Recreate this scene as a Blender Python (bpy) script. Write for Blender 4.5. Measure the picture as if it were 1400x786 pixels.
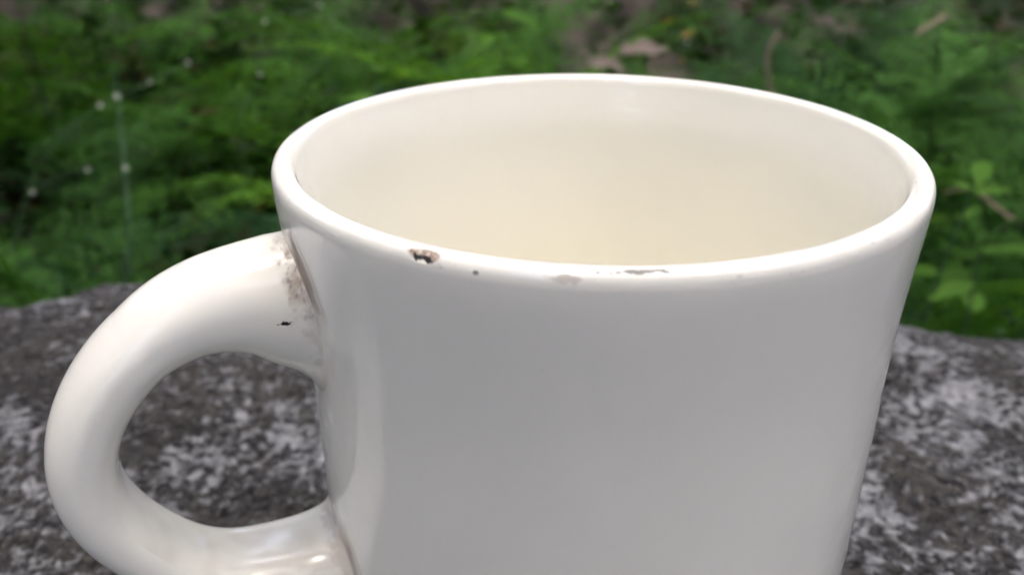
import bpy, math, random
import numpy as np
from mathutils import Vector, Matrix

for o in list(bpy.data.objects):
    bpy.data.objects.remove(o)
S = bpy.context.scene
C = S.collection
R_ = math.radians

# ------------------------------------------------------------------ camera, sky, sun, exposure
RIM = 0.095                                   # rim of the mug above the stone it stands on
CAM = Vector((0.0, -0.11533, RIM + 0.033605))
FWD = Vector((-0.08923637, 0.89210186, -0.44293469))
RGT = Vector((0.99504927, 0.09938235, -0.0003057))
UPV = Vector((-0.04374718, 0.44076912, 0.89655383))
FPX = 1150.0
cd = bpy.data.cameras.new('camera')
cam = bpy.data.objects.new('camera', cd)
C.objects.link(cam)
cam.matrix_world = Matrix(((RGT.x, UPV.x, -FWD.x, CAM.x), (RGT.y, UPV.y, -FWD.y, CAM.y),
                           (RGT.z, UPV.z, -FWD.z, CAM.z), (0, 0, 0, 1)))
cd.sensor_width = 36.0
cd.lens = FPX / 1400 * 36
cd.clip_start = 0.01
cd.clip_end = 400
cd.dof.use_dof = True
cd.dof.focus_distance = 0.101
cd.dof.aperture_fstop = 22.0
S.camera = cam

SUN_EL, SUN_AZ = 82.0, 180.0                   # sun direction: elevation, azimuth from +y towards +x
w = bpy.data.worlds.new('World')
S.world = w
w.use_nodes = True
nt = w.node_tree
sky = nt.nodes.new('ShaderNodeTexSky')
sky.sky_type = 'NISHITA'
sky.sun_disc = False
sky.sun_elevation = R_(SUN_EL)
sky.sun_rotation = R_(SUN_AZ)
sky.air_density = 0.45
sky.dust_density = 5.0
sky.ozone_density = 0.0
nt.links.new(sky.outputs[0], nt.nodes['Background'].inputs[0])
nt.nodes['Background'].inputs[1].default_value = 0.15

sd = bpy.data.lights.new('sun', 'SUN')
sun = bpy.data.objects.new('sun', sd)
C.objects.link(sun)
sd.energy = 0.6
sd.angle = R_(34)
sd.color = (1.0, 0.98, 0.945)
sdir = Vector((math.sin(R_(SUN_AZ)) * math.cos(R_(SUN_EL)), math.cos(R_(SUN_AZ)) * math.cos(R_(SUN_EL)), math.sin(R_(SUN_EL))))
sun.rotation_euler = sdir.to_track_quat('Z', 'Y').to_euler()

S.view_settings.view_transform = 'Standard'
S.view_settings.look = 'None'
S.view_settings.gamma = 1.0
S.view_settings.use_curve_mapping = False
S.view_settings.exposure = 3.65
S.cycles.use_denoising = True
S.cycles.use_adaptive_sampling = True
S.cycles.adaptive_threshold = 0.03
S.cycles.max_bounces = 12
S.cycles.diffuse_bounces = 9
S.cycles.transmission_bounces = 4
S.cycles.sample_clamp_indirect = 10.0

# ------------------------------------------------------------------ helpers
rnd = random.Random(7)


def at(px, py, y):
    """world point at world depth y on the sight line through photograph pixel (px, py)"""
    v = FWD + RGT * ((px - 700) / FPX) - UPV * ((py - 393) / FPX)
    return CAM + v * ((y - CAM.y) / v.y)


_perm = np.random.RandomState(3).rand(65536)


def vnoise(P):
    """smooth value noise in -1..1 for an (n,3) array"""
    i = np.floor(P).astype(np.int64)
    f = P - i
    f = f * f * f * (f * (f * 6 - 15) + 10)
    out = 0
    for dx in (0, 1):
        for dy in (0, 1):
            for dz in (0, 1):
                h = ((i[:, 0] + dx) * 73856093 ^ (i[:, 1] + dy) * 19349663 ^ (i[:, 2] + dz) * 83492791)
                h = (h ^ (h >> 13)) * 1274126177
                v = _perm[(h ^ (h >> 16)) & 65535]
                wt = (f[:, 0] if dx else 1 - f[:, 0]) * (f[:, 1] if dy else 1 - f[:, 1]) * (f[:, 2] if dz else 1 - f[:, 2])
                out = out + v * wt
    return out * 2 - 1


def fbm(P, oct=3, gain=0.5):
    out, a = 0, 1.0
    for k in range(oct):
        out = out + a * vnoise(P * (2.03 ** k) + 17.3 * k)
        a *= gain
    return out


def mesh_np(name, V, F, mat, smooth=True):
    """V (n,3) array, F (m,k) array of one face size"""
    me = bpy.data.meshes.new(name)
    V = np.asarray(V, dtype=np.float32)
    F = np.asarray(F, dtype=np.int32)
    k = F.shape[1]
    me.vertices.add(len(V))
    me.vertices.foreach_set('co', V.ravel())
    me.loops.add(F.size)
    me.loops.foreach_set('vertex_index', F.ravel())
    me.polygons.add(len(F))
    me.polygons.foreach_set('loop_start', np.arange(0, F.size, k, dtype=np.int32))
    me.polygons.foreach_set('loop_total', np.full(len(F), k, dtype=np.int32))
    me.update(calc_edges=True)
    if smooth:
        me.polygons.foreach_set('use_smooth', np.ones(len(F), dtype=bool))
    if mat:
        me.materials.append(mat)
    return me


def obj(name, me, parent=None, loc=None):
    o = bpy.data.objects.new(name, me)
    C.objects.link(o)
    if parent:
        o.parent = parent
    if loc is not None:
        o.location = loc
    return o


def tag(o, label=None, cat=None, group=None, kind=None):
    for k, v in (('label', label), ('category', cat), ('group', group), ('kind', kind)):
        if v:
            o[k] = v
    return o


def grid_faces(nr, nc, wrap):
    r = np.arange(nr - 1)[:, None]
    c = np.arange(nc if wrap else nc - 1)[None, :]
    a = r * nc + c
    b = r * nc + (c + 1) % nc
    return np.stack([a, b, b + nc, a + nc], -1).reshape(-1, 4)


def tube_arrays(pts, rad, n=8, cap=True):
    """tapered tube along pts"""
    pts = [Vector(p) for p in pts]
    V = []
    prev = None
    for i, p in enumerate(pts):
        t = (pts[min(i + 1, len(pts) - 1)] - pts[max(i - 1, 0)]).normalized()
        if prev is None:
            prev = t.orthogonal().normalized()
        prev = (prev - t * prev.dot(t)).normalized()
        b = t.cross(prev)
        for k in range(n):
            a = 2 * math.pi * k / n
            V.append(p + (prev * math.cos(a) + b * math.sin(a)) * rad[i])
    F = grid_faces(len(pts), n, True)
    return np.array([tuple(v) for v in V]), F


def curve_pts(P, n):
    """Catmull-Rom through P, n samples"""
    P = np.array(P, dtype=float)
    Q = np.vstack([2 * P[0] - P[1], P, 2 * P[-1] - P[-2]])
    t = np.linspace(0, len(P) - 1 - 1e-9, n)
    i = t.astype(int)
    u = (t - i)[:, None]
    a, b, c, d = Q[i], Q[i + 1], Q[i + 2], Q[i + 3]
    return 0.5 * (2 * b + (c - a) * u + (2 * a - 5 * b + 4 * c - d) * u ** 2 + (3 * b - a - 3 * c + d) * u ** 3)


# ------------------------------------------------------------------ materials
def new_mat(name):
    m = bpy.data.materials.new(name)
    m.use_nodes = True
    n = m.node_tree.nodes
    return m, n, m.node_tree.links, n['Principled BSDF'], n['Material Output']


def ramp(n, stops, interp='LINEAR'):
    r = n.new('ShaderNodeValToRGB')
    r.color_ramp.interpolation = interp
    e = r.color_ramp.elements
    while len(e) < len(stops):
        e.new(0.5)
    for el, (p, c) in zip(e, stops):
        el.position = p
        el.color = (*c, 1) if len(c) == 3 else c
    return r


def noise_node(n, l, vec, scale, detail=3, rough=0.5):
    t = n.new('ShaderNodeTexNoise')
    t.inputs['Scale'].default_value = scale
    t.inputs['Detail'].default_value = detail
    t.inputs['Roughness'].default_value = rough
    if vec is not None:
        l.new(vec, t.inputs['Vector'])
    return t


def mixc(n, l, fac, a, b, blend='MIX'):
    m = n.new('ShaderNodeMix')
    m.data_type = 'RGBA'
    m.blend_type = blend
    for sock, v in ((m.inputs[0], fac), (m.inputs[6], a), (m.inputs[7], b)):
        if isinstance(v, (int, float)):
            sock.default_value = v
        elif isinstance(v, tuple):
            sock.default_value = (*v, 1)
        else:
            l.new(v, sock)
    return m.outputs[2]


FLECKS = [((-0.03661, -0.02841, 0.07921), (0.0010, 0.0010, 0.00042))]


def glaze_material():
    m, n, l, b, out = new_mat('cream_glaze')
    tc = n.new('ShaderNodeTexCoord')
    at_ = n.new('ShaderNodeAttribute')
    at_.attribute_name = 'wear'
    sep = n.new('ShaderNodeSeparateColor')
    l.new(at_.outputs['Color'], sep.inputs[0])
    n1 = noise_node(n, l, tc.outputs['Object'], 45, 4)
    base = mixc(n, l, n1.outputs['Fac'], (0.882, 0.861, 0.757), (0.897, 0.878, 0.786))
    n2 = noise_node(n, l, tc.outputs['Object'], 2600, 2)
    spk = ramp(n, [(0.725, (0, 0, 0)), (0.75, (1, 1, 1))])
    l.new(n2.outputs['Fac'], spk.inputs[0])
    k = n.new('ShaderNodeMath'); k.operation = 'MULTIPLY'; k.inputs[1].default_value = 0.12
    l.new(spk.outputs[0], k.inputs[0])
    base = mixc(n, l, k.outputs[0], base, (0.35, 0.30, 0.25))
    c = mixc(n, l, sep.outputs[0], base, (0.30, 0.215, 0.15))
    c = mixc(n, l, sep.outputs[1], c, (0.035, 0.03, 0.028))
    c = mixc(n, l, sep.outputs[2], c, (0.17, 0.16, 0.135))
    nd = noise_node(n, l, tc.outputs['Object'], 1900, 3, 0.7)
    for (fx, fy, fz), (ax, ay, az_) in FLECKS:
        sub = n.new('ShaderNodeVectorMath'); sub.operation = 'SUBTRACT'
        sub.inputs[1].default_value = (fx, fy, fz)
        l.new(tc.outputs['Object'], sub.inputs[0])
        dv = n.new('ShaderNodeVectorMath'); dv.operation = 'DIVIDE'
        dv.inputs[1].default_value = (ax, ay, az_)
        l.new(sub.outputs[0], dv.inputs[0])
        ln = n.new('ShaderNodeVectorMath'); ln.operation = 'LENGTH'
        l.new(dv.outputs[0], ln.inputs[0])
        ma = n.new('ShaderNodeMath'); ma.operation = 'MULTIPLY_ADD'
        ma.inputs[1].default_value = -2.6
        l.new(nd.outputs['Fac'], ma.inputs[0]); l.new(ln.outputs['Value'], ma.inputs[2])
        mr = n.new('ShaderNodeMapRange')
        mr.inputs['From Min'].default_value = -0.75
        mr.inputs['From Max'].default_value = -0.45
        mr.inputs['To Min'].default_value = 1.0
        mr.inputs['To Max'].default_value = 0.0
        l.new(ma.outputs[0], mr.inputs['Value'])
        c = mixc(n, l, mr.outputs[0], c, (0.02, 0.018, 0.016))
    l.new(c, b.inputs['Base Color'])
    mx = n.new('ShaderNodeMath'); mx.operation = 'MAXIMUM'
    l.new(sep.outputs[0], mx.inputs[0]); l.new(sep.outputs[1], mx.inputs[1])
    rr = n.new('ShaderNodeMapRange')
    rr.inputs['To Min'].default_value = 0.015
    rr.inputs['To Max'].default_value = 0.75
    l.new(mx.outputs[0], rr.inputs['Value'])
    l.new(rr.outputs[0], b.inputs['Roughness'])
    b.inputs['IOR'].default_value = 1.5
    b.inputs['Subsurface Weight'].default_value = 0.0
    n3 = noise_node(n, l, tc.outputs['Object'], 140, 2)
    n4 = noise_node(n, l, tc.outputs['Object'], 900, 2)
    ad = n.new('ShaderNodeMath'); ad.operation = 'MULTIPLY_ADD'
    ad.inputs[1].default_value = 0.08
    l.new(n4.outputs['Fac'], ad.inputs[0]); l.new(n3.outputs['Fac'], ad.inputs[2])
    bp = n.new('ShaderNodeBump')
    bp.inputs['Strength'].default_value = 0.2
    bp.inputs['Distance'].default_value = 0.0006
    l.new(ad.outputs[0], bp.inputs['Height'])
    l.new(bp.outputs[0], b.inputs['Normal'])
    return m


def leaf_material(name, dark, light, warm=None, trans=0.35, scale=6.0):
    m, n, l, b, out = new_mat(name)
    tc = n.new('ShaderNodeTexCoord')
    geo = n.new('ShaderNodeNewGeometry')
    oi = n.new('ShaderNodeObjectInfo')
    n1 = noise_node(n, l, tc.outputs['Object'], scale, 3)
    add = n.new('ShaderNodeMath'); add.operation = 'MULTIPLY_ADD'
    add.inputs[1].default_value = 0.3
    l.new(geo.outputs['Random Per Island'], add.inputs[0])
    l.new(n1.outputs['Fac'], add.inputs[2])
    add2 = n.new('ShaderNodeMath'); add2.operation = 'MULTIPLY_ADD'
    add2.inputs[1].default_value = 0.35
    l.new(oi.outputs['Random'], add2.inputs[0])
    l.new(add.outputs[0], add2.inputs[2])
    stops = [(0.42, dark), (1.05, light)]
    mr = n.new('ShaderNodeMapRange')
    mr.inputs['From Min'].default_value = 0.40
    mr.inputs['From Max'].default_value = 1.05
    l.new(add2.outputs[0], mr.inputs['Value'])
    st = [(0.0, dark), (0.75, light)]
    if warm:
        st += [(0.93, light), (0.98, warm)]
    r = ramp(n, st)
    l.new(mr.outputs[0], r.inputs[0])
    l.new(r.outputs[0], b.inputs['Base Color'])
    b.inputs['Roughness'].default_value = 0.65
    b.inputs['Specular IOR Level'].default_value = 0.12
    t = n.new('ShaderNodeBsdfTranslucent')
    tcol = mixc(n, l, 1.0, r.outputs[0], (1.25, 1.2, 0.5), 'MULTIPLY')
    l.new(tcol, t.inputs['Color'])
    ms = n.new('ShaderNodeMixShader')
    ms.inputs[0].default_value = trans
    l.new(b.outputs[0], ms.inputs[1])
    l.new(t.outputs[0], ms.inputs[2])
    l.new(ms.outputs[0], out.inputs['Surface'])
    return m


def plain_material(name, a, b_, scale=30, rough=0.8):
    m, n, l, b, out = new_mat(name)
    tc = n.new('ShaderNodeTexCoord')
    n1 = noise_node(n, l, tc.outputs['Object'], scale, 4, 0.6)
    r = ramp(n, [(0.3, a), (0.7, b_)])
    l.new(n1.outputs['Fac'], r.inputs[0])
    l.new(r.outputs[0], b.inputs['Base Color'])
    b.inputs['Roughness'].default_value = rough
    bp = n.new('ShaderNodeBump')
    bp.inputs['Strength'].default_value = 0.5
    bp.inputs['Distance'].default_value = 0.002
    l.new(n1.outputs['Fac'], bp.inputs['Height'])
    l.new(bp.outputs[0], b.inputs['Normal'])
    return m


def rock_material():
    m, n, l, b, out = new_mat('lichen_stone')
    tc = n.new('ShaderNodeTexCoord')
    P = tc.outputs['Object']
    warp = noise_node(n, l, P, 160, 3)
    vm = n.new('ShaderNodeVectorMath'); vm.operation = 'MULTIPLY_ADD'
    vm.inputs[1].default_value = (0.004, 0.004, 0.004)
    l.new(warp.outputs['Color'], vm.inputs[0]); l.new(P, vm.inputs[2])
    Q = vm.outputs[0]
    # dark weathered stone, blotched brown, olive and near black
    nb = noise_node(n, l, P, 26, 5, 0.6)
    rb = ramp(n, [(0.30, (0.018, 0.017, 0.016)), (0.5, (0.035, 0.033, 0.031)), (0.60, (0.037, 0.034, 0.029)), (0.75, (0.060, 0.058, 0.057))])
    l.new(nb.outputs['Fac'], rb.inputs[0])
    ng = noise_node(n, l, P, 420, 3, 0.65)
    rg = ramp(n, [(0.36, (0.12, 0.12, 0.12)), (0.60, (1.55, 1.55, 1.55))])
    l.new(ng.outputs['Fac'], rg.inputs[0])
    base = mixc(n, l, 1.0, rb.outputs[0], rg.outputs[0], 'MULTIPLY')
    # pale grey crust lichen: fine specks gathered in larger drifts
    nf = noise_node(n, l, Q, 360, 7, 0.7)
    nd = noise_node(n, l, P, 34, 4, 0.6)
    s = n.new('ShaderNodeMath'); s.operation = 'MULTIPLY_ADD'
    s.inputs[1].default_value = 0.62
    l.new(nd.outputs['Fac'], s.inputs[0]); l.new(nf.outputs['Fac'], s.inputs[2])
    lm = ramp(n, [(0.80, (0, 0, 0)), (0.885, (1, 1, 1))])
    l.new(s.outputs[0], lm.inputs[0])
    nl = noise_node(n, l, P, 330, 3)
    rl = ramp(n, [(0.3, (0.10, 0.101, 0.103)), (0.7, (0.30, 0.303, 0.308))])
    l.new(nl.outputs['Fac'], rl.inputs[0])
    col = mixc(n, l, lm.outputs[0], base, rl.outputs[0])
    l.new(col, b.inputs['Base Color'])
    b.inputs['Roughness'].default_value = 0.9
    b.inputs['Specular IOR Level'].default_value = 0.25
    h = n.new('ShaderNodeMath'); h.operation = 'ADD'
    l.new(ng.outputs['Fac'], h.inputs[0]); l.new(lm.outputs[0], h.inputs[1])
    bp = n.new('ShaderNodeBump')
    bp.inputs['Strength'].default_value = 0.8
    bp.inputs['Distance'].default_value = 0.0009
    l.new(h.outputs[0], bp.inputs['Height'])
    l.new(bp.outputs[0], b.inputs['Normal'])
    return m


M = {
    'glaze': glaze_material(),
    'rock': rock_material(),
    'soil': plain_material('leaf_litter_soil', (0.014, 0.011, 0.008), (0.045, 0.034, 0.026), 14),
    'fern': leaf_material('fern_green', (0.008, 0.031, 0.007), (0.054, 0.148, 0.025)),
    'fern_deep': leaf_material('fern_deep_green', (0.005, 0.019, 0.007), (0.026, 0.074, 0.023)),
    'fern_bright': leaf_material('fern_bright_green', (0.03, 0.10, 0.012), (0.10, 0.24, 0.026)),
    'moss': leaf_material('undergrowth_green', (0.005, 0.015, 0.004), (0.017, 0.044, 0.009), (0.04, 0.03, 0.015)),
    'leaf': leaf_material('seedling_leaf', (0.03, 0.09, 0.012), (0.075, 0.18, 0.022), None, 0.4),
    'autumn': leaf_material('turning_leaf', (0.10, 0.13, 0.02), (0.20, 0.13, 0.04), None, 0.35),
    'dead': plain_material('dead_leaf', (0.060, 0.046, 0.036), (0.115, 0.088, 0.072), 40),
    'twig': plain_material('dry_twig', (0.17, 0.13, 0.09), (0.30, 0.24, 0.17), 60),
    'stalk': plain_material('green_stalk', (0.05, 0.11, 0.05), (0.10, 0.18, 0.09), 40),
    'bud': plain_material('pale_bud', (0.26, 0.30, 0.22), (0.42, 0.44, 0.36), 60),
    'bark': plain_material('bark', (0.05, 0.04, 0.03), (0.12, 0.10, 0.08), 9),
    'tree': plain_material('tree_leaf', (0.03, 0.07, 0.02), (0.06, 0.12, 0.03), 1.5, 0.6),
}


# ------------------------------------------------------------------ ground
def ground_z(x, y):
    x = np.asarray(x, dtype=float)
    y = np.asarray(y, dtype=float)
    P = np.stack([x * 1.3, y * 1.3, 0 * x], -1).reshape(-1, 3)
    nz = fbm(P, 3).reshape(x.shape)
    rise = np.clip(y - 0.5, 0, 2.5) * 0.24
    near = np.clip(1.2 - np.hypot(x, y) * 0.03, 0.2, 1)
    return -0.42 + rise + 0.05 * nz * near


def make_ground():
    u = np.linspace(-1, 1, 161)
    g = np.sign(u) * (0.04 * np.abs(u) + 0.96 * np.abs(u) ** 3) * 120
    X, Y = np.meshgrid(g, g)
    V = np.stack([X, Y, ground_z(X, Y)], -1).reshape(-1, 3)
    o = obj('ground', mesh_np('ground', V, grid_faces(161, 161, False), M['soil']))
    tag(o, 'dark soil and leaf litter under the plants', None, None, 'structure')


make_ground()


# ------------------------------------------------------------------ the stone the mug stands on
def make_stone():
    cx, cy, R, H = -0.03, -0.165, 0.434, 0.46
    a0, a1 = R_(10), R_(170)
    ang = np.concatenate([np.linspace(a0, a1, 1050), np.linspace(a1, a0 + 2 * math.pi, 160)[1:-1]])
    rr = np.concatenate([[0.0005], np.linspace(0.02, 0.24, 12)[:-1], np.linspace(0.24, 0.90, 270), 1 - 0.10 * np.linspace(1, 0, 60)[1:] ** 2.2])
    A, Q = np.meshgrid(ang, rr)
    wob = 1 + 0.022 * np.sin(2 * A + 0.6) + 0.014 * np.sin(3 * A + 2.0) + 0.008 * np.sin(7 * A)
    X = cx + R * wob * Q * np.cos(A)
    Y = cy + R * wob * Q * np.sin(A)
    drop = H * (1 - (1 - np.clip(Q, 0, 1) ** 14) ** 0.45)
    Z = -drop
    P = np.stack([X, Y, Z], -1).reshape(-1, 3)
    foot = np.clip((np.hypot(P[:, 0], P[:, 1]) - 0.045) / 0.06, 0, 1)
    dz = (0.0045 + 0.004 * np.clip(Q.ravel() - 0.6, 0, 0.3) / 0.3) * foot * fbm(P * 15, 3) + 0.0013 * foot * fbm(P * 75 + 5, 2) + 0.0007 * fbm(P * 300 + 9, 2) * np.clip(foot + 0.25, 0, 1)
    out = P - np.array([cx, cy, -0.30])
    out /= np.linalg.norm(out, axis=1)[:, None]
    P = P + out * dz[:, None]
    P[:, 2] -= 0.0008
    me = mesh_np('stone', P, grid_faces(len(rr), len(ang), True), M['rock'])
    o = obj('stone', me)
    tag(o, 'rounded dark grey stone speckled with pale lichen under the mug', 'stone')


make_stone()


# ------------------------------------------------------------------ mug
H_AZ = R_(208.3)                              # direction the handle points


def set_wear(me, arr):
    a = me.attributes.new('wear', 'FLOAT_COLOR', 'POINT')
    c = np.ones((len(arr), 4), dtype=np.float32)
    c[:, :3] = np.clip(arr, 0, 1)
    a.data.foreach_set('color', c.ravel())


def sst(x, a, b):
    t = np.clip((x - a) / (b - a), 0, 1)
    return t * t * (3 - 2 * t)


def make_mug():
    root = bpy.data.objects.new('coffee_mug', None)
    C.objects.link(root)
    root.empty_display_size = 0.02
    tag(root, 'chipped cream glazed ceramic mug standing on the lichen covered stone', 'mug')
    # ---- body: closed profile from inner floor over the lip to the foot, in mm, z from the rim
    prof = [(0.01, -88), (20, -88), (32, -87.3), (37.2, -83.5), (39.0, -77), (39.3, -60), (39.1, -40), (39.1, -25), (39.2, -16), (39.42, -10.5), (39.85, -7.2), (40.35, -4.9)]
    lip = [(40.76, -3.24), (40.98, -2.28), (41.29, -1.62), (41.85, -1.3), (42.42, -1.2), (43.04, -1.3), (43.55, -1.58), (43.86, -2.1), (44.0, -2.82), (44.02, -3.6)]
    outer = [(43.98, -5.0), (43.85, -7), (43.6, -10.5), (43.2, -16), (42.85, -22), (42.6, -30), (42.5, -45), (42.5, -60), (42.3, -75), (41.9, -86), (40.4, -92.5), (37.5, -95.6), (34, -96.2), (30, -95.4), (0.01, -95.2)]
    P = curve_pts(prof + lip + outer, 6 * (len(prof + lip + outer) - 1))
    az = np.concatenate([R_(1) * np.linspace(240, 300, 560), R_(1) * np.linspace(300, 600, 420)[1:-1]])
    A, rr = np.meshgrid(az, P[:, 0])
    _, zz = np.meshgrid(az, P[:, 1])
    A, rr, zz = A.ravel(), rr.ravel().copy(), zz.ravel().copy()
    azd = np.degrees(A) % 360
    nrow = len(P)
    seglen = np.concatenate([[0], np.cumsum(np.hypot(*np.diff(P, axis=0).T))])
    s_of = np.repeat(seglen, len(az))         # arc length along the profile, mm
    lip_top = seglen[np.argmin(np.abs(P[:, 0] - 42.42) + np.abs(P[:, 1] + 1.2))]
    sl = s_of - lip_top                       # + is outside
    onlip = (sl > -6) & (sl < 8)
    wear = np.zeros((len(A), 3))
    X3 = np.stack([rr * np.cos(A), rr * np.sin(A), zz], -1)
    nA = fbm(X3 * 0.9, 3)
    nB = fbm(X3 * 2.2 + 40, 3)
    nC = fbm(X3 * 0.22 + 11, 3)
    dist = lambda c: ((azd - c + 180) % 360 - 180) * math.pi / 180 * 43.5   # mm round the rim
    # the big chip: tan bowl with a dark broken underside
    d = dist(248.1)
    m = 1 - np.sqrt((d / 2.35) ** 2 + ((sl - 1.25) / 0.80) ** 2) + 0.30 * nA
    tan = sst(m, -0.05, 0.35) * onlip
    d2 = dist(247.9)
    m2 = 1 - np.sqrt((d2 / 1.25) ** 2 + ((sl - 1.6) / 0.45) ** 2) + 0.4 * nB
    dark = sst(m2, 0.1, 0.25) * onlip
    m3 = 1 - np.sqrt((d2 / 0.55) ** 2 + ((sl - 2.0) / 0.34) ** 2) + 0.3 * nB
    white = sst(m3, 0.1, 0.3) * onlip
    dent = 0.07 * tan + 0.08 * dark * (1 - white)
    wear[:, 0] = tan * 1.0 * (1 - white) * (0.85 + 0.35 * nB)
    wear[:, 1] = dark * (1 - white)
    # black dot right of it
    m = 1 - np.sqrt((dist(255.8) / 0.42) ** 2 + ((sl - 2.0) / 0.26) ** 2) + 0.3 * nB
    wear[:, 1] = np.maximum(wear[:, 1], 0.75 * sst(m, 0.05, 0.4) * onlip)
    # faint tan worn patch at the front edge
    m = 1 - np.sqrt((dist(267.2) / 2.2) ** 2 + ((sl - 1.75) / 0.6) ** 2) + 0.35 * nA
    wear[:, 0] = np.maximum(wear[:, 0], 0.5 * sst(m, 0.0, 0.5) * onlip)
    dent = dent + 0.03 * sst(m, 0.0, 0.7) * onlip
    # grey scraped line on top of the rim
    m = 1 - np.sqrt((dist(276.2) / 4.6) ** 2 + ((sl - 0.70 + 0.05 * dist(276.6)) / 0.32) ** 2) + 0.55 * nB
    wear[:, 2] = np.maximum(wear[:, 2], 0.9 * sst(m, 0.12, 0.5) * onlip)
    m = 1 - np.sqrt((dist(295.2) / 0.9) ** 2 + ((sl - 0.15) / 0.13) ** 2) + 0.5 * nB
    wear[:, 2] = np.maximum(wear[:, 2], 0.8 * sst(m, 0.2, 0.5) * onlip)
    m = 1 - np.sqrt((dist(340.5) / 0.3) ** 2 + ((sl + 1.1) / 0.45) ** 2) + 0.3 * nB
    wear[:, 2] = np.maximum(wear[:, 2], 0.8 * sst(m, 0.1, 0.4) * onlip)
    # fine scuffs scattered along the rim
    rs = random.Random(5)
    for k in range(34):
        c = rs.uniform(205, 340)
        m = 1 - np.sqrt((dist(c) / rs.uniform(0.12, 0.5)) ** 2 + ((sl - rs.uniform(-1.0, 2.4)) / rs.uniform(0.06, 0.16)) ** 2) + 0.4 * nB
        wear[:, 2] = np.maximum(wear[:, 2], rs.uniform(0.08, 0.3) * sst(m, 0.1, 0.5) * onlip)
    # pin holes in the glaze of the wall
    for c, z, q in ():
        m = np.sqrt((dist(c)) ** 2 + (zz - z) ** 2) / q
        wear[:, 1] = np.maximum(wear[:, 1], 0.75 * sst(1.4 - m, 0.0, 0.6) * (sl > 3))
    # brown tea-coloured stain in the crook round both handle joints
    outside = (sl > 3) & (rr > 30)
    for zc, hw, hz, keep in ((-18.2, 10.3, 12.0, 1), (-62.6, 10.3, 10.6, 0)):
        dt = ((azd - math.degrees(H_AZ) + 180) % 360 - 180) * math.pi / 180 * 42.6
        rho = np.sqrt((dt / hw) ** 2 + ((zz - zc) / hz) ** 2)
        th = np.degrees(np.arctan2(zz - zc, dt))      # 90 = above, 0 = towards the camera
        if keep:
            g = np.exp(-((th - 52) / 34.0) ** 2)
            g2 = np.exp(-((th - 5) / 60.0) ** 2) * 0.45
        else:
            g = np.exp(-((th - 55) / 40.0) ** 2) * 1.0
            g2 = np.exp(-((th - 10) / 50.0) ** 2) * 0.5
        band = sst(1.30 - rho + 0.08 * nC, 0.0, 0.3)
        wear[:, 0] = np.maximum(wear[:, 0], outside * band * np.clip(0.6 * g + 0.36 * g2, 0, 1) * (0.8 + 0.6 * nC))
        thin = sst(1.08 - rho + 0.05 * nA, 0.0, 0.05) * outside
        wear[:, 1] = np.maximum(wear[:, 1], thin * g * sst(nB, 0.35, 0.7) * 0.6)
    # rounded blisters in the glaze
    bl = 0
    for c, z in ((251.0, -33.1), (255.9, -9.6)):
        bl = bl + 0.05 * sst(1 - np.sqrt(dist(c) ** 2 + (zz - z) ** 2) / 0.8, 0, 1) * (sl > 3)
    rr = rr - np.where(onlip, dent * np.clip((sl + 1) / 2, 0, 1), 0) + bl
    zz = zz - np.where(onlip, dent * np.clip(1.4 - sl / 2, 0, 1), 0)
    # the wall leans a hair: hand finished
    lean = 0.8 * sst(-zz, 4, 45)
    # faint throwing unevenness
    rr = rr + 0.05 * np.sin(3 * A + 0.8) * sst(-zz, 3, 20)
    V = np.stack([rr * np.cos(A) + lean, rr * np.sin(A), zz + 96.2], -1) / 1000
    me = mesh_np('body', V, grid_faces(nrow, len(az), True), M['glaze'])
    set_wear(me, wear)
    obj('body', me, root)
    # ---- handle
    cl = [(41.0, -18.1), (42.4, -17.7), (46.5, -16.4), (52, -15.9), (57.7, -16.9), (63.4, -20.3), (68.6, -25.9), (71.8, -32.6), (72.6, -39.4), (70.8, -45.9), (67.0, -51.8), (62.4, -56.9), (57, -59.9), (50, -60.9), (45.5, -62.2), (42.8, -62.7), (41.0, -63.0)]
    n, k = 640, 150
    c = curve_pts(cl, n)
    for _ in range(900):
        c[1:-1] = 0.25 * c[:-2] + 0.5 * c[1:-1] + 0.25 * c[2:]
    t = np.gradient(c, axis=0)
    t /= np.linalg.norm(t, axis=1)[:, None]
    nrm = np.stack([-t[:, 1], t[:, 0]], -1)               # points away from the hole
    nrm *= -1 if (nrm[n // 2, 0] < 0) else 1
    d = c[:, 0] - 42.4                                    # distance out from the wall
    flare = np.exp(-np.clip(d, 0, 99) / 4.2) + 0.45 * np.exp(-np.clip(d, 0, 99) / 0.9)
    a = np.linspace(0, 2 * math.pi, k, endpoint=False)
    AA, II = np.meshgrid(a, np.arange(n))
    ca, sa = np.cos(AA), np.sin(AA)                       # ca: outwards, sa: sideways
    uu = np.linspace(0, 1, n)
    girth = np.interp(uu, [0, 0.13, 0.20, 0.30, 0.45, 0.6, 0.75, 1.0], [6.4, 6.7, 5.9, 4.6, 4.4, 4.3, 4.15, 5.2])
    ht = (girth + 3.6 * flare)[II]
    hw = (6.6 + 2.7 * flare)[II]
    e = np.where(ca < 0, 0.72, 1.0)                       # flatter on the inside of the grip
    u = np.sign(ca) * np.abs(ca) ** e * np.where(ca < 0, 0.94, 1.0)
    low = np.where((np.arange(n) < n // 2), np.exp(-np.clip(d, 0, 99) / 2.3), 0.0)[II]
    ht = ht + np.where(ca < 0, 2.9 * low * np.abs(ca), 0.0)
    v = np.sign(sa) * np.abs(sa) ** np.where(ca < 0, 0.72, 1.0)
    rad = c[II, 0] + nrm[II, 0] * ht * u
    z = c[II, 1] + nrm[II, 1] * ht * u
    side = hw * v
    po = np.array(outer[:10][::-1])
    skin = np.interp(z, po[:, 1], po[:, 0]) - 0.3 - 0.8 * sst(-z, 4, 45)
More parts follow.
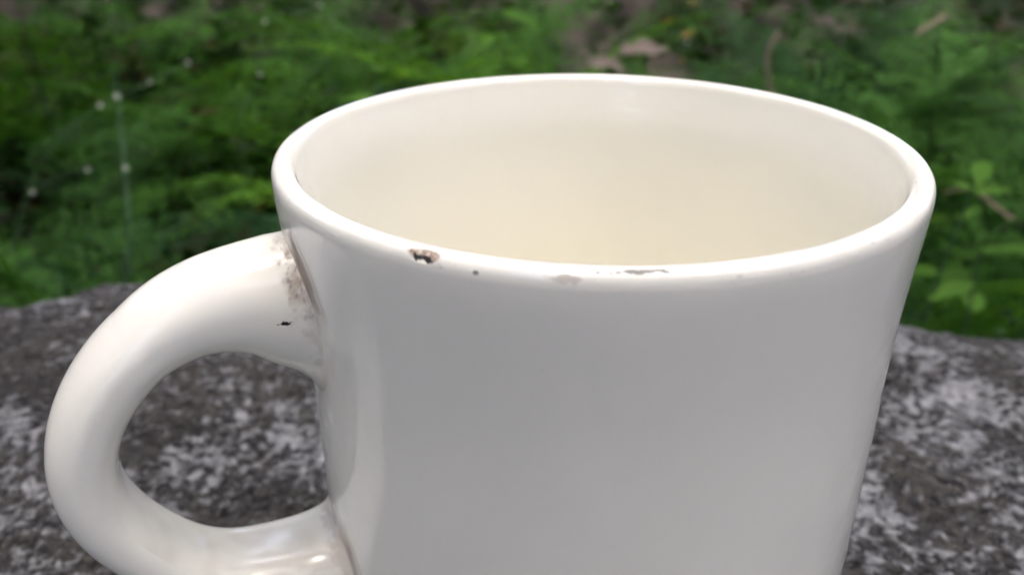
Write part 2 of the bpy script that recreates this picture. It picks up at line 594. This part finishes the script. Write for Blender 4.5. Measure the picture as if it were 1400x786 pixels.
    wall = np.sqrt(np.clip(skin ** 2 - side ** 2, 1, None))          # where this line meets the cup, just under its skin
    wj = sst(5.0 - d, 0.0, 5.6)[II] ** 1.6
    rad = rad * (1 - wj) + wall * wj
    ex, ey = math.cos(H_AZ), math.sin(H_AZ)
    px, py = -math.sin(H_AZ), math.cos(H_AZ)
    V = np.stack([rad * ex + side * px, rad * ey + side * py, z + 96.2], -1).reshape(-1, 3)
    wear = np.zeros((n * k, 3))
    nA = fbm(V * 0.9 + 3, 3)
    nB = fbm(V * 2.4 + 60, 3)
    nC = fbm(V * 0.25 + 8, 2)
    front = V[:, 0] * px + V[:, 1] * py              # + towards the camera side, mm
    dist_wall = np.hypot(V[:, 0], V[:, 1]) - np.interp(V[:, 2] - 96.2, po[:, 1], po[:, 0])
    upper = (II.ravel() < n // 2)
    zr = V[:, 2] - 96.2
    up1 = sst(zr, -22, -12) * sst(front, -2, 5)
    m = sst(2.4 - dist_wall + 1.1 * nA, 0, 2.0) * upper * up1
    wear[:, 0] = 0.6 * m * (0.85 + 0.5 * nA)
    m = sst(1.9 - dist_wall + 1.0 * nA, 0, 1.0) * upper * up1 * sst(nB, 0.25, 0.5)
    wear[:, 1] = 0.42 * m
    m = sst(1.0 - dist_wall + 0.6 * nA, 0, 1.0) * upper * sst(front, 2, 6)
    wear[:, 0] = np.maximum(wear[:, 0], 0.25 * m)
    m = sst(1.6 - dist_wall + 0.9 * nA, 0, 1.4) * (~upper) * sst(zr, -66, -56)
    wear[:, 0] = np.maximum(wear[:, 0], 0.45 * m)
    # tea-brown tint along the inside crook of the grip
    inner = np.where(ca.ravel() < -0.55, 1.0, 0.0) * sst(-zr, 36, 50)
    wear[:, 0] = np.maximum(wear[:, 0], 0.13 * inner * (0.6 + nC))
    me = mesh_np('handle', V / 1000, grid_faces(n, k, True), M['glaze'])
    set_wear(me, wear)
    obj('handle', me, root)


make_mug()


# ------------------------------------------------------------------ plants
def leaf_quads(base, dirv, nrm, length, width, bend=0.15):
    """pointed leaf, two quads folded at the mid-rib; arrays of base (n,3), dirv, nrm, length (n,), width (n,)"""
    side = np.cross(dirv, nrm)
    L = length[:, None]
    W = width[:, None]
    p0 = base
    p1 = base + dirv * L * 0.45 + side * W * 0.5 + nrm * L * 0.06
    p2 = base + dirv * L - nrm * L * bend
    p3 = base + dirv * L * 0.45 - side * W * 0.5 + nrm * L * 0.06
    n = len(base)
    V = np.stack([p0, p1, p2, p3], 1).reshape(-1, 3)
    i = np.arange(n)[:, None] * 4
    F = i + np.array([[0, 1, 2, 3]])
    return V, F


def unit(a):
    return a / np.maximum(np.linalg.norm(a, axis=-1, keepdims=True), 1e-9)


def frond_mesh(seed, L, W, npin, mat, fine=True):
    """feathery fern frond growing from the origin along +x, arching up and over"""
    r = np.random.RandomState(seed)
    t = np.linspace(0, 1, npin)
    el0, el1 = R_(r.uniform(58, 75)), R_(r.uniform(-30, 0))
    ts = np.linspace(0, 1, 60)
    el = el0 + (el1 - el0) * ts ** 1.2
    xs = np.concatenate([[0], np.cumsum(np.cos(el[:-1]))]) / 59 * L
    zs = np.concatenate([[0], np.cumsum(np.sin(el[:-1]))]) / 59 * L
    sway = r.uniform(-0.12, 0.12) * L * ts ** 2
    rach = np.stack([xs, sway, zs], -1)
    Vt, Ft = tube_arrays([tuple(p) for p in rach[::6]], list(np.linspace(0.0018, 0.0005, len(rach[::6])) * (L / 0.4)), 5)
    Vs, Fs = [Vt], [Ft]
    off = len(Vt)
    for side in (-1, 1):
        for j in range(npin):
            tt = 0.14 + 0.86 * (j + 0.35 * (side > 0)) / npin
            if tt > 0.995:
                continue
            f = tt * 59
            i = int(f)
            p = rach[i] + (rach[min(i + 1, 59)] - rach[i]) * (f - i)
            tg = unit(rach[min(i + 1, 59)] - rach[max(i - 1, 0)])
            sd = unit(np.cross(tg, [0, 0, 1.0])) * side
            up = np.cross(sd * side, tg)
            prof = (min(1, (tt - 0.08) / 0.22) ** 0.7) * (1 - tt) ** 0.75 * 1.25 + 0.05
            pl = W * prof * r.uniform(0.85, 1.1)
            pd = unit(sd * 0.92 + tg * 0.42 + up * r.uniform(-0.12, 0.18))
            m = max(3, int(pl / W * 8)) if fine else max(2, int(pl / W * 8))
            q = (np.arange(m) + 0.6) / m
            droop = -0.25 * (q ** 2)[:, None] * pl * np.array([[0, 0, 1.0]])
            pb = p[None] + pd[None] * (q * pl)[:, None] + droop
            for s2 in (-1, 1):
                ld = unit(np.cross(pd, up) * s2 * 0.85 + pd * 0.55 + 0.12 * r.randn(m, 3))
                ln = unit(up[None] + 0.30 * r.randn(m, 3))
                ln = unit(ln - ld * (ln * ld).sum(1)[:, None])
                le = pl * 0.26 * (1 - q * 0.6) * r.uniform(0.8, 1.15, m) + 0.002
                V, F = leaf_quads(pb, ld, ln, le, le * 0.5)
                Vs.append(V); Fs.append(F + off); off += len(V)
            V, F = leaf_quads(pb[-1:], pd[None], up[None], np.array([pl * 0.14 + 0.003]), np.array([pl * 0.05 + 0.0015]))
            Vs.append(V); Fs.append(F + off); off += len(V)
    return mesh_np('frond', np.vstack(Vs), np.vstack(Fs), mat, False)


FROND = {k: [frond_mesh(100 + 10 * j + i, 0.42, 0.07, 24, M[k]) for i in range(3)] for j, k in enumerate(('fern', 'fern_deep', 'fern_bright'))}


def fern(loc, size, n, mat, label, az0=None, spread=None, group=None, lean=0.0, seed=0):
    r = random.Random(seed * 31 + 5)
    root = bpy.data.objects.new('fern', None)
    C.objects.link(root)
    root.location = loc
    root.empty_display_size = 0.05
    tag(root, label, 'fern', group)
    for k in range(n):
        f = obj('frond', FROND[mat][r.randrange(3)], root)
        a = 2 * math.pi * (k + r.uniform(-0.3, 0.3)) / n if az0 is None else R_(az0 + spread * ((k + 0.5) / n - 0.5) + r.uniform(-8, 8))
        f.rotation_euler = (r.uniform(-0.25, 0.25), r.uniform(-0.30, 0.35) + lean, a)
        s = size / 0.42 * r.uniform(0.75, 1.12)
        f.scale = (s, s, s)
    return root


# big ferns: pixel of the crown's middle, world depth, size, fronds, material, label
FERNS = [
    (60, 60, 1.05, 0.50, 9, 'fern', 'bright feathery fern in the upper left corner'),
    (250, 40, 1.15, 0.52, 9, 'fern', 'green fern at the top left behind the pale stalk'),
    (40, 250, 0.62, 0.34, 8, 'fern', 'fern left of the pale stalk, level with the handle top'),
    (120, 400, 0.40, 0.24, 6, 'fern', 'low fern with light fronds just behind the stone, above the handle'),
    (270, 210, 0.80, 0.36, 7, 'fern_deep', 'dark fern between the pale stalk and the mug rim'),
    (420, 60, 1.00, 0.46, 9, 'fern', 'green fern behind the left end of the rim'),
    (540, 110, 0.85, 0.30, 7, 'fern_bright', 'light green fern tips directly over the left half of the rim'),
    (720, 30, 1.10, 0.46, 9, 'fern_bright', 'brightest yellow green fern at the top middle above the rim'),
    (640, 150, 0.75, 0.30, 6, 'fern_deep', 'dark bluish fern low behind the middle of the rim'),
    (1010, 80, 1.25, 0.34, 7, 'fern_deep', 'dull fern behind the curved dry twig'),
    (1190, 40, 1.10, 0.40, 8, 'fern_deep', 'dark fern at the top right under the pale stick'),
    (1330, 60, 0.95, 0.42, 8, 'fern', 'fern in the upper right corner of the view'),
    (1330, 225, 0.66, 0.30, 8, 'fern', 'green fern right of the mug rim'),
    (1230, 170, 0.85, 0.32, 7, 'fern_deep', 'dark fern just beyond the right end of the rim'),
    (120, -10, 1.45, 0.60, 10, 'fern', 'far fern cut off by the top edge at the left'),
    (400, -15, 1.50, 0.60, 10, 'fern', 'far fern cut off by the top edge above the left end of the rim'),
    (590, 5, 1.35, 0.52, 10, 'fern', 'far fern cut off by the top edge left of the bright seedling'),
    (800, -5, 1.50, 0.56, 10, 'fern', 'far fern cut off by the top edge above the brown leaves'),
    (1060, -10, 1.55, 0.56, 10, 'fern_deep', 'far dark fern cut off by the top edge above the curved twig'),
    (1290, -15, 1.50, 0.58, 10, 'fern_deep', 'far dark fern cut off by the top edge at the right'),
    (1330, 400, 0.42, 0.20, 6, 'fern_deep', 'low dark fern on the right behind the stone edge'),
]
for i, (px, py, y, size, n, mat, label) in enumerate(FERNS):
    p = at(px, py, y)
    gz = float(ground_z(np.array([p.x]), np.array([y]))[0])
    base = Vector((p.x, y, p.z - size * 0.64))
    if base.z > gz:                                       # rooted in the ground: a taller plant instead of a floating one
        size = (p.z - gz) / 0.64
        base.z = gz
    fern(base, size * 1.2, int(n * 1.6), mat, label, seed=i)

# undergrowth: uncountable small sprigs that fill the ground between the ferns
def make_undergrowth():
    r = np.random.RandomState(11)
    N = 1900
    y = 0.30 + 2.6 * r.rand(N) ** 1.3
    x = (r.rand(N) - 0.5) * (0.9 + 2.0 * y)
    keep = np.hypot(x + 0.03, y + 0.165) > 0.43
    x, y = x[keep], y[keep]
    N = len(x)
    z = ground_z(x, y)
    h = (0.10 + 0.16 * r.rand(N)) * (0.7 + 0.5 * (vnoise(np.stack([x * 3, y * 3, 0 * x], -1)) + 0.3))
    h = np.clip(h * (0.6 + 0.35 * y), 0.04, 0.34)
    m = 16
    B, D, NN, LL = [], [], [], []
    lean = r.randn(N, 3) * np.array([0.35, 0.35, 0.0]) + np.array([0, 0, 1.0])
    lean = unit(lean)
    for j in range(m):
        q = (j + 0.5) / m
        a = r.rand(N) * 6.283
        side = np.stack([np.cos(a), np.sin(a), 0.25 * r.randn(N)], -1)
        B.append(np.stack([x, y, z], -1) + lean * (h * (0.25 + 0.8 * q))[:, None])
        d = unit(side + lean * 0.35)
        D.append(d)
        nn = unit(np.array([[0, 0, 1.0]]) + 0.5 * r.randn(N, 3))
        NN.append(unit(nn - d * (nn * d).sum(1)[:, None]))
        LL.append((0.028 + 0.036 * r.rand(N)) * (1.15 - 0.6 * q))
    L = np.concatenate(LL)
    V, F = leaf_quads(np.vstack(B), np.vstack(D), np.vstack(NN), L, L * 0.38)
    o = obj('undergrowth', mesh_np('undergrowth', V, F, M['moss'], False))
    tag(o, 'dense low green undergrowth between the ferns', None, None, 'stuff')


make_undergrowth()


# a broad-leaved seedling: stem and single leaves as parts
def leaf_mesh(name, L, W, mat):
    u = np.linspace(0, 1, 15)
    wd = W * np.sin(np.pi * u ** 0.8) ** 0.9 * (1 - 0.25 * u)
    if 'dead' in name:
        wd = wd * (1 + 0.28 * np.sin(13 * u + 1))
    V, nu = [], len(u)
    for s in (-1, -0.5, 0, 0.5, 1):
        for k in range(nu):
            V.append((u[k] * L, s * wd[k] * 0.5, 0.10 * W * abs(s) - 0.28 * L * u[k] ** 2 + 0.02 * L * math.sin(9 * u[k] + 2 * s)))
    return mesh_np(name, np.array(V), grid_faces(5, nu, False), mat)


LEAF = leaf_mesh('leaf', 0.05, 0.026, M['leaf'])
LEAF_A = leaf_mesh('leaf', 0.05, 0.026, M['autumn'])
LEAF_D = leaf_mesh('dead_leaf', 0.075, 0.045, M['dead'])


def seedling(top, base, n, size, label, mesh=LEAF, seed=1):
    r = random.Random(seed)
    root = bpy.data.objects.new('seedling', None)
    C.objects.link(root)
    root.location = base
    root.empty_display_size = 0.03
    tag(root, label, 'plant')
    d = Vector(top) - Vector(base)
    P = curve_pts([(0, 0, 0), tuple(d * 0.5 + Vector((r.uniform(-.02, .02), r.uniform(-.02, .02), 0))), tuple(d)], 12)
    V, F = tube_arrays([tuple(p) for p in P], list(np.linspace(0.0022, 0.0009, 12)), 6)
    obj('stem', mesh_np('stem', V, F, M['stalk']), root)
    for k in range(n):
        q = 1 - min(0.55, 0.13 / d.length) * (1 - k / (n - 1))
        p = P[min(11, int(round(q * 11)))]
        lf = obj('leaf', mesh, root, p)
        s = size / 0.05 * r.uniform(0.75, 1.15)
        lf.scale = (s, s, s)
        lf.rotation_euler = (r.uniform(-0.4, 0.4), r.uniform(-0.5, 0.25), k * 2.4 + r.uniform(-0.4, 0.4))


def seed_at(px, py, y, n, size, label, mesh=LEAF, seed=1, h=0.22):
    p = at(px, py, y)
    gz = float(ground_z(np.array([p.x + 0.02]), np.array([p.y + 0.03]))[0])
    seedling(p, (p.x + 0.02, p.y + 0.03, min(gz, p.z - h)), n, size, label, mesh, seed)


seed_at(685, 18, 0.95, 9, 0.060, 'bright green broad leaved seedling above the middle of the rim', LEAF, 3)
seed_at(515, 98, 0.72, 7, 0.036, 'small light green seedling touching the rim outline on the left', LEAF, 4)
seed_at(930, -2, 1.05, 6, 0.030, 'small plant with yellow and orange leaves at the top centre', LEAF_A, 5)
seed_at(1340, 345, 0.50, 6, 0.036, 'pale yellow green seedling low on the right above the stone edge', LEAF, 6, 0.16)
seed_at(1345, 222, 0.60, 8, 0.036, 'light green seedling at the right edge level with the rim', LEAF, 8)


# pale flower stalks: thin stem with round buds
def bud_mesh(r):
    V, F = [], []
    P = [(0, 0, -r), (0, 0, -0.6 * r), (0, 0, 0), (0, 0, 0.6 * r), (0, 0, r)]
    return mesh_np('bud', *tube_arrays(P, [0.15 * r, 0.8 * r, r, 0.75 * r, 0.1 * r], 10), M['bud'])


BUD = bud_mesh(0.0029)


def rooted(path):
    """prepend the point where the stem leaves the ground"""
    p, q = Vector(path[0]), Vector(path[1])
    x, y = p.x + 0.4 * (p.x - q.x), p.y + 0.01
    g = float(ground_z(np.array([x]), np.array([y]))[0])
    return [Vector((x, y, g - 0.005))] + list(path) if g < p.z else list(path)


def stalk(path, buds, label, rad=0.0022):
    path = rooted(path)
    root = bpy.data.objects.new('flower_stalk', None)
    C.objects.link(root)
    b0 = Vector(path[0])
    root.location = b0
    root.empty_display_size = 0.03
    tag(root, label, 'flower stalk')
    P = curve_pts([tuple(Vector(p) - b0) for p in path], 24)
    V, F = tube_arrays([tuple(p) for p in P], list(np.linspace(rad, rad * 0.4, 24)), 7)
    obj('stem', mesh_np('stem', V, F, M['stalk']), root)
    for q in buds:
        o = obj('bud', BUD, root, Vector(q) - b0)
        s = rnd.uniform(0.8, 1.1)
        o.scale = (s, s, s)


stalk([at(178, 420, 0.50), at(177, 320, 0.50), at(170, 220, 0.51), at(163, 150, 0.52), at(157, 98, 0.52)],
      [at(160, 133, 0.515), at(172, 230, 0.505)], 'upright pale green stalk with two white buds on the far left')
stalk([at(20, 330, 0.72), at(60, 215, 0.72), at(137, 145, 0.73), at(205, 113, 0.75), at(257, 86, 0.78)],
      [at(137, 145, 0.73), at(205, 113, 0.75), at(257, 86, 0.78)], 'arching stalk with a row of three whitish buds crossing the pale stalk', 0.0009)
stalk([at(10, 380, 0.60), at(30, 310, 0.60), at(45, 263, 0.60), at(85, 241, 0.61), at(120, 232, 0.62)],
      [at(45, 263, 0.60), at(120, 232, 0.62)], 'low bent stalk with whitish buds at the left edge', 0.0009)
stalk([at(330, 180, 0.85), at(345, 130, 0.86), at(355, 103, 0.87), at(362, 30, 0.88), at(437, 8, 0.90)],
      [at(355, 103, 0.87), at(362, 30, 0.88), at(437, 8, 0.90)], 'thin stalk with pale buds at the top behind the left rim', 0.0009)
stalk([at(930, 180, 0.92), at(938, 110, 0.92), at(940, 58, 0.92)], [at(940, 58, 0.92)],
      'short stalk with one white bud beside the brown leaves', 0.0010)


# dry twigs
def twig(path, rad, label, cat='twig'):
    b0 = Vector(path[0])
    P = curve_pts([tuple(Vector(p) - b0) for p in path], 26)
    rr = [rad * (1 - 0.35 * k / 25) * (1 + 0.10 * math.sin(k * 1.7)) for k in range(26)]
    V, F = tube_arrays([tuple(p) for p in P], rr, 9)
    o = obj('dry_twig', mesh_np('dry_twig', V, F, M['twig']), None, b0)
    tag(o, label, cat)


twig(rooted([at(1060, 190, 0.80), at(1053, 125, 0.80), at(1048, 88, 0.80), at(1053, 65, 0.80), at(1067, 41, 0.80)]), 0.0033, 'curved pale dry twig sticking up behind the rim')
twig([at(1252, 48, 0.95), at(1270, 36, 0.95), at(1292, 22, 0.96)], 0.0032, 'short pale stick lying among leaves at the top right')
twig([at(1385, 300, 0.60), at(1330, 262, 0.62), at(1290, 262, 0.64)], 0.0016, 'thin dry stem lying level in the green right of the mug')

# dead leaves: the brownish patch behind the rim
DL = [(840, 92, 0.85, 0.060, 'brown dead leaf touching the rim outline, leftmost of the brown patch'),
      (885, 74, 0.93, 0.066, 'dead leaf at the upper side of the brown patch behind the rim'),
      (918, 90, 0.88, 0.058, 'pinkish brown dead leaf touching the rim outline, rightmost of the brown patch')]
for k, (px, py, y, s, label) in enumerate(DL):
    p = at(px, py, y)
    o = obj('dead_leaf', LEAF_D, None, p - Vector((s * 0.5, 0, 0)))
    q = s / 0.075
    o.scale = (q, q, q)
    o.rotation_euler = (rnd.uniform(0.2, 1.1), rnd.uniform(-0.4, 0.4), rnd.uniform(-0.9, 0.9))
    tag(o, label, 'dead leaf')


# ------------------------------------------------------------------ trees that close off the clearing (seen in the glaze)
def make_tree_data(seed, H, crown_r, nleaf, low, big=1.0, clump=1.0):
    r = np.random.RandomState(seed)
    pts = [(0, 0, 0), (0.06, 0.03, H * 0.3), (0.02, 0.10, H * 0.6), (0.1, 0.05, H * 0.92)]
    P = curve_pts(pts, 14)
    Vs, Fs = [], []
    V, F = tube_arrays([tuple(p) for p in P], list(np.linspace(0.16, 0.03, 14) * H / 7), 9)
    Vs.append(V); Fs.append(F); off = len(V)
    cen = []
    for k in range(16):
        t = low + (1 - low) * (k + 0.5) / 16
        b = P[min(13, int(t * 13))]
        a = k * 2.4 + r.rand()
        ln = crown_r * (1.1 - 0.55 * t) * r.uniform(0.75, 1.1)
        e = b + np.array([math.cos(a) * ln, math.sin(a) * ln, ln * r.uniform(0.05, 0.5)])
        mid = (b + e) / 2 + np.array([0, 0, 0.12 * ln])
        V, F = tube_arrays([tuple(b), tuple(mid), tuple(e)], [0.05 * H / 7, 0.03 * H / 7, 0.008], 6)
        Vs.append(V); Fs.append(F + off); off += len(V)
        for q in (0.35, 0.6, 0.8, 1.0):
            cen.append(b + (e - b) * q + np.array([0, 0, 0.12 * ln * (1 - abs(2 * q - 1))]))
    trunk = mesh_np('trunk', np.vstack(Vs), np.vstack(Fs), M['bark'])
    cen = np.array(cen)
    i = r.randint(0, len(cen), nleaf)
    base = cen[i] + r.randn(nleaf, 3) * np.array([0.34, 0.34, 0.22]) * crown_r * 0.42 * clump
    d = unit(r.randn(nleaf, 3) + np.array([0, 0, -0.2]))
    nn = unit(np.array([[0, 0, 1.0]]) + 0.6 * r.randn(nleaf, 3))
    nn = unit(nn - d * (nn * d).sum(1)[:, None])
    L = r.uniform(0.11, 0.22, nleaf) * big
    V, F = leaf_quads(base, d, nn, L, L * 0.55)
    crown = mesh_np('crown', V, F, M['tree'], False)
    return trunk, crown


TREES = [make_tree_data(21, 6.8, 2.7, 6500, 0.50, 0.85, 0.75), make_tree_data(33, 5.4, 2.1, 5500, 0.06, 1.9)]


def tree(x, y, kind, rz, s, label):
    root = bpy.data.objects.new('tree', None)
    C.objects.link(root)
    root.location = (x, y, float(ground_z(np.array([x]), np.array([y]))[0]) - 0.05)
    root.rotation_euler = (0, 0, rz)
    root.scale = (s, s, s)
    tag(root, label, 'tree', 'trees round the clearing, seen only as reflections in the glaze')
    t, c = TREES[kind]
    obj('trunk', t, root)
    obj('crown', c, root)


TL = 'leafy tree of the wood round the clearing'
SPOTS = [(-1.9, 1.9, 0, 0.3, 1.0), (2.2, 1.2, 0, 1.4, 1.0), (-1.25, -2.2, 0, 5.2, 1.05), (0.75, -1.35, 0, 3.0, 1.0), (-2.4, -0.6, 0, 2.1, 1.0),
         (0.3, 5.0, 1, 2.0, 1.0), (-4.6, 0.4, 1, 4.0, 0.9), (4.7, -0.2, 1, 0.9, 0.9), (-3.4, -3.1, 1, 0.7, 1.0), (3.4, -3.3, 1, 2.7, 1.0), (0.55, -3.9, 1, 3.3, 0.78),
         (-3.4, 4.0, 1, 1.1, 1.0), (3.6, 4.0, 1, 5.0, 1.0)]
for (x, y, k, rz, s) in SPOTS:
    tree(x, y, k, rz, s, TL)
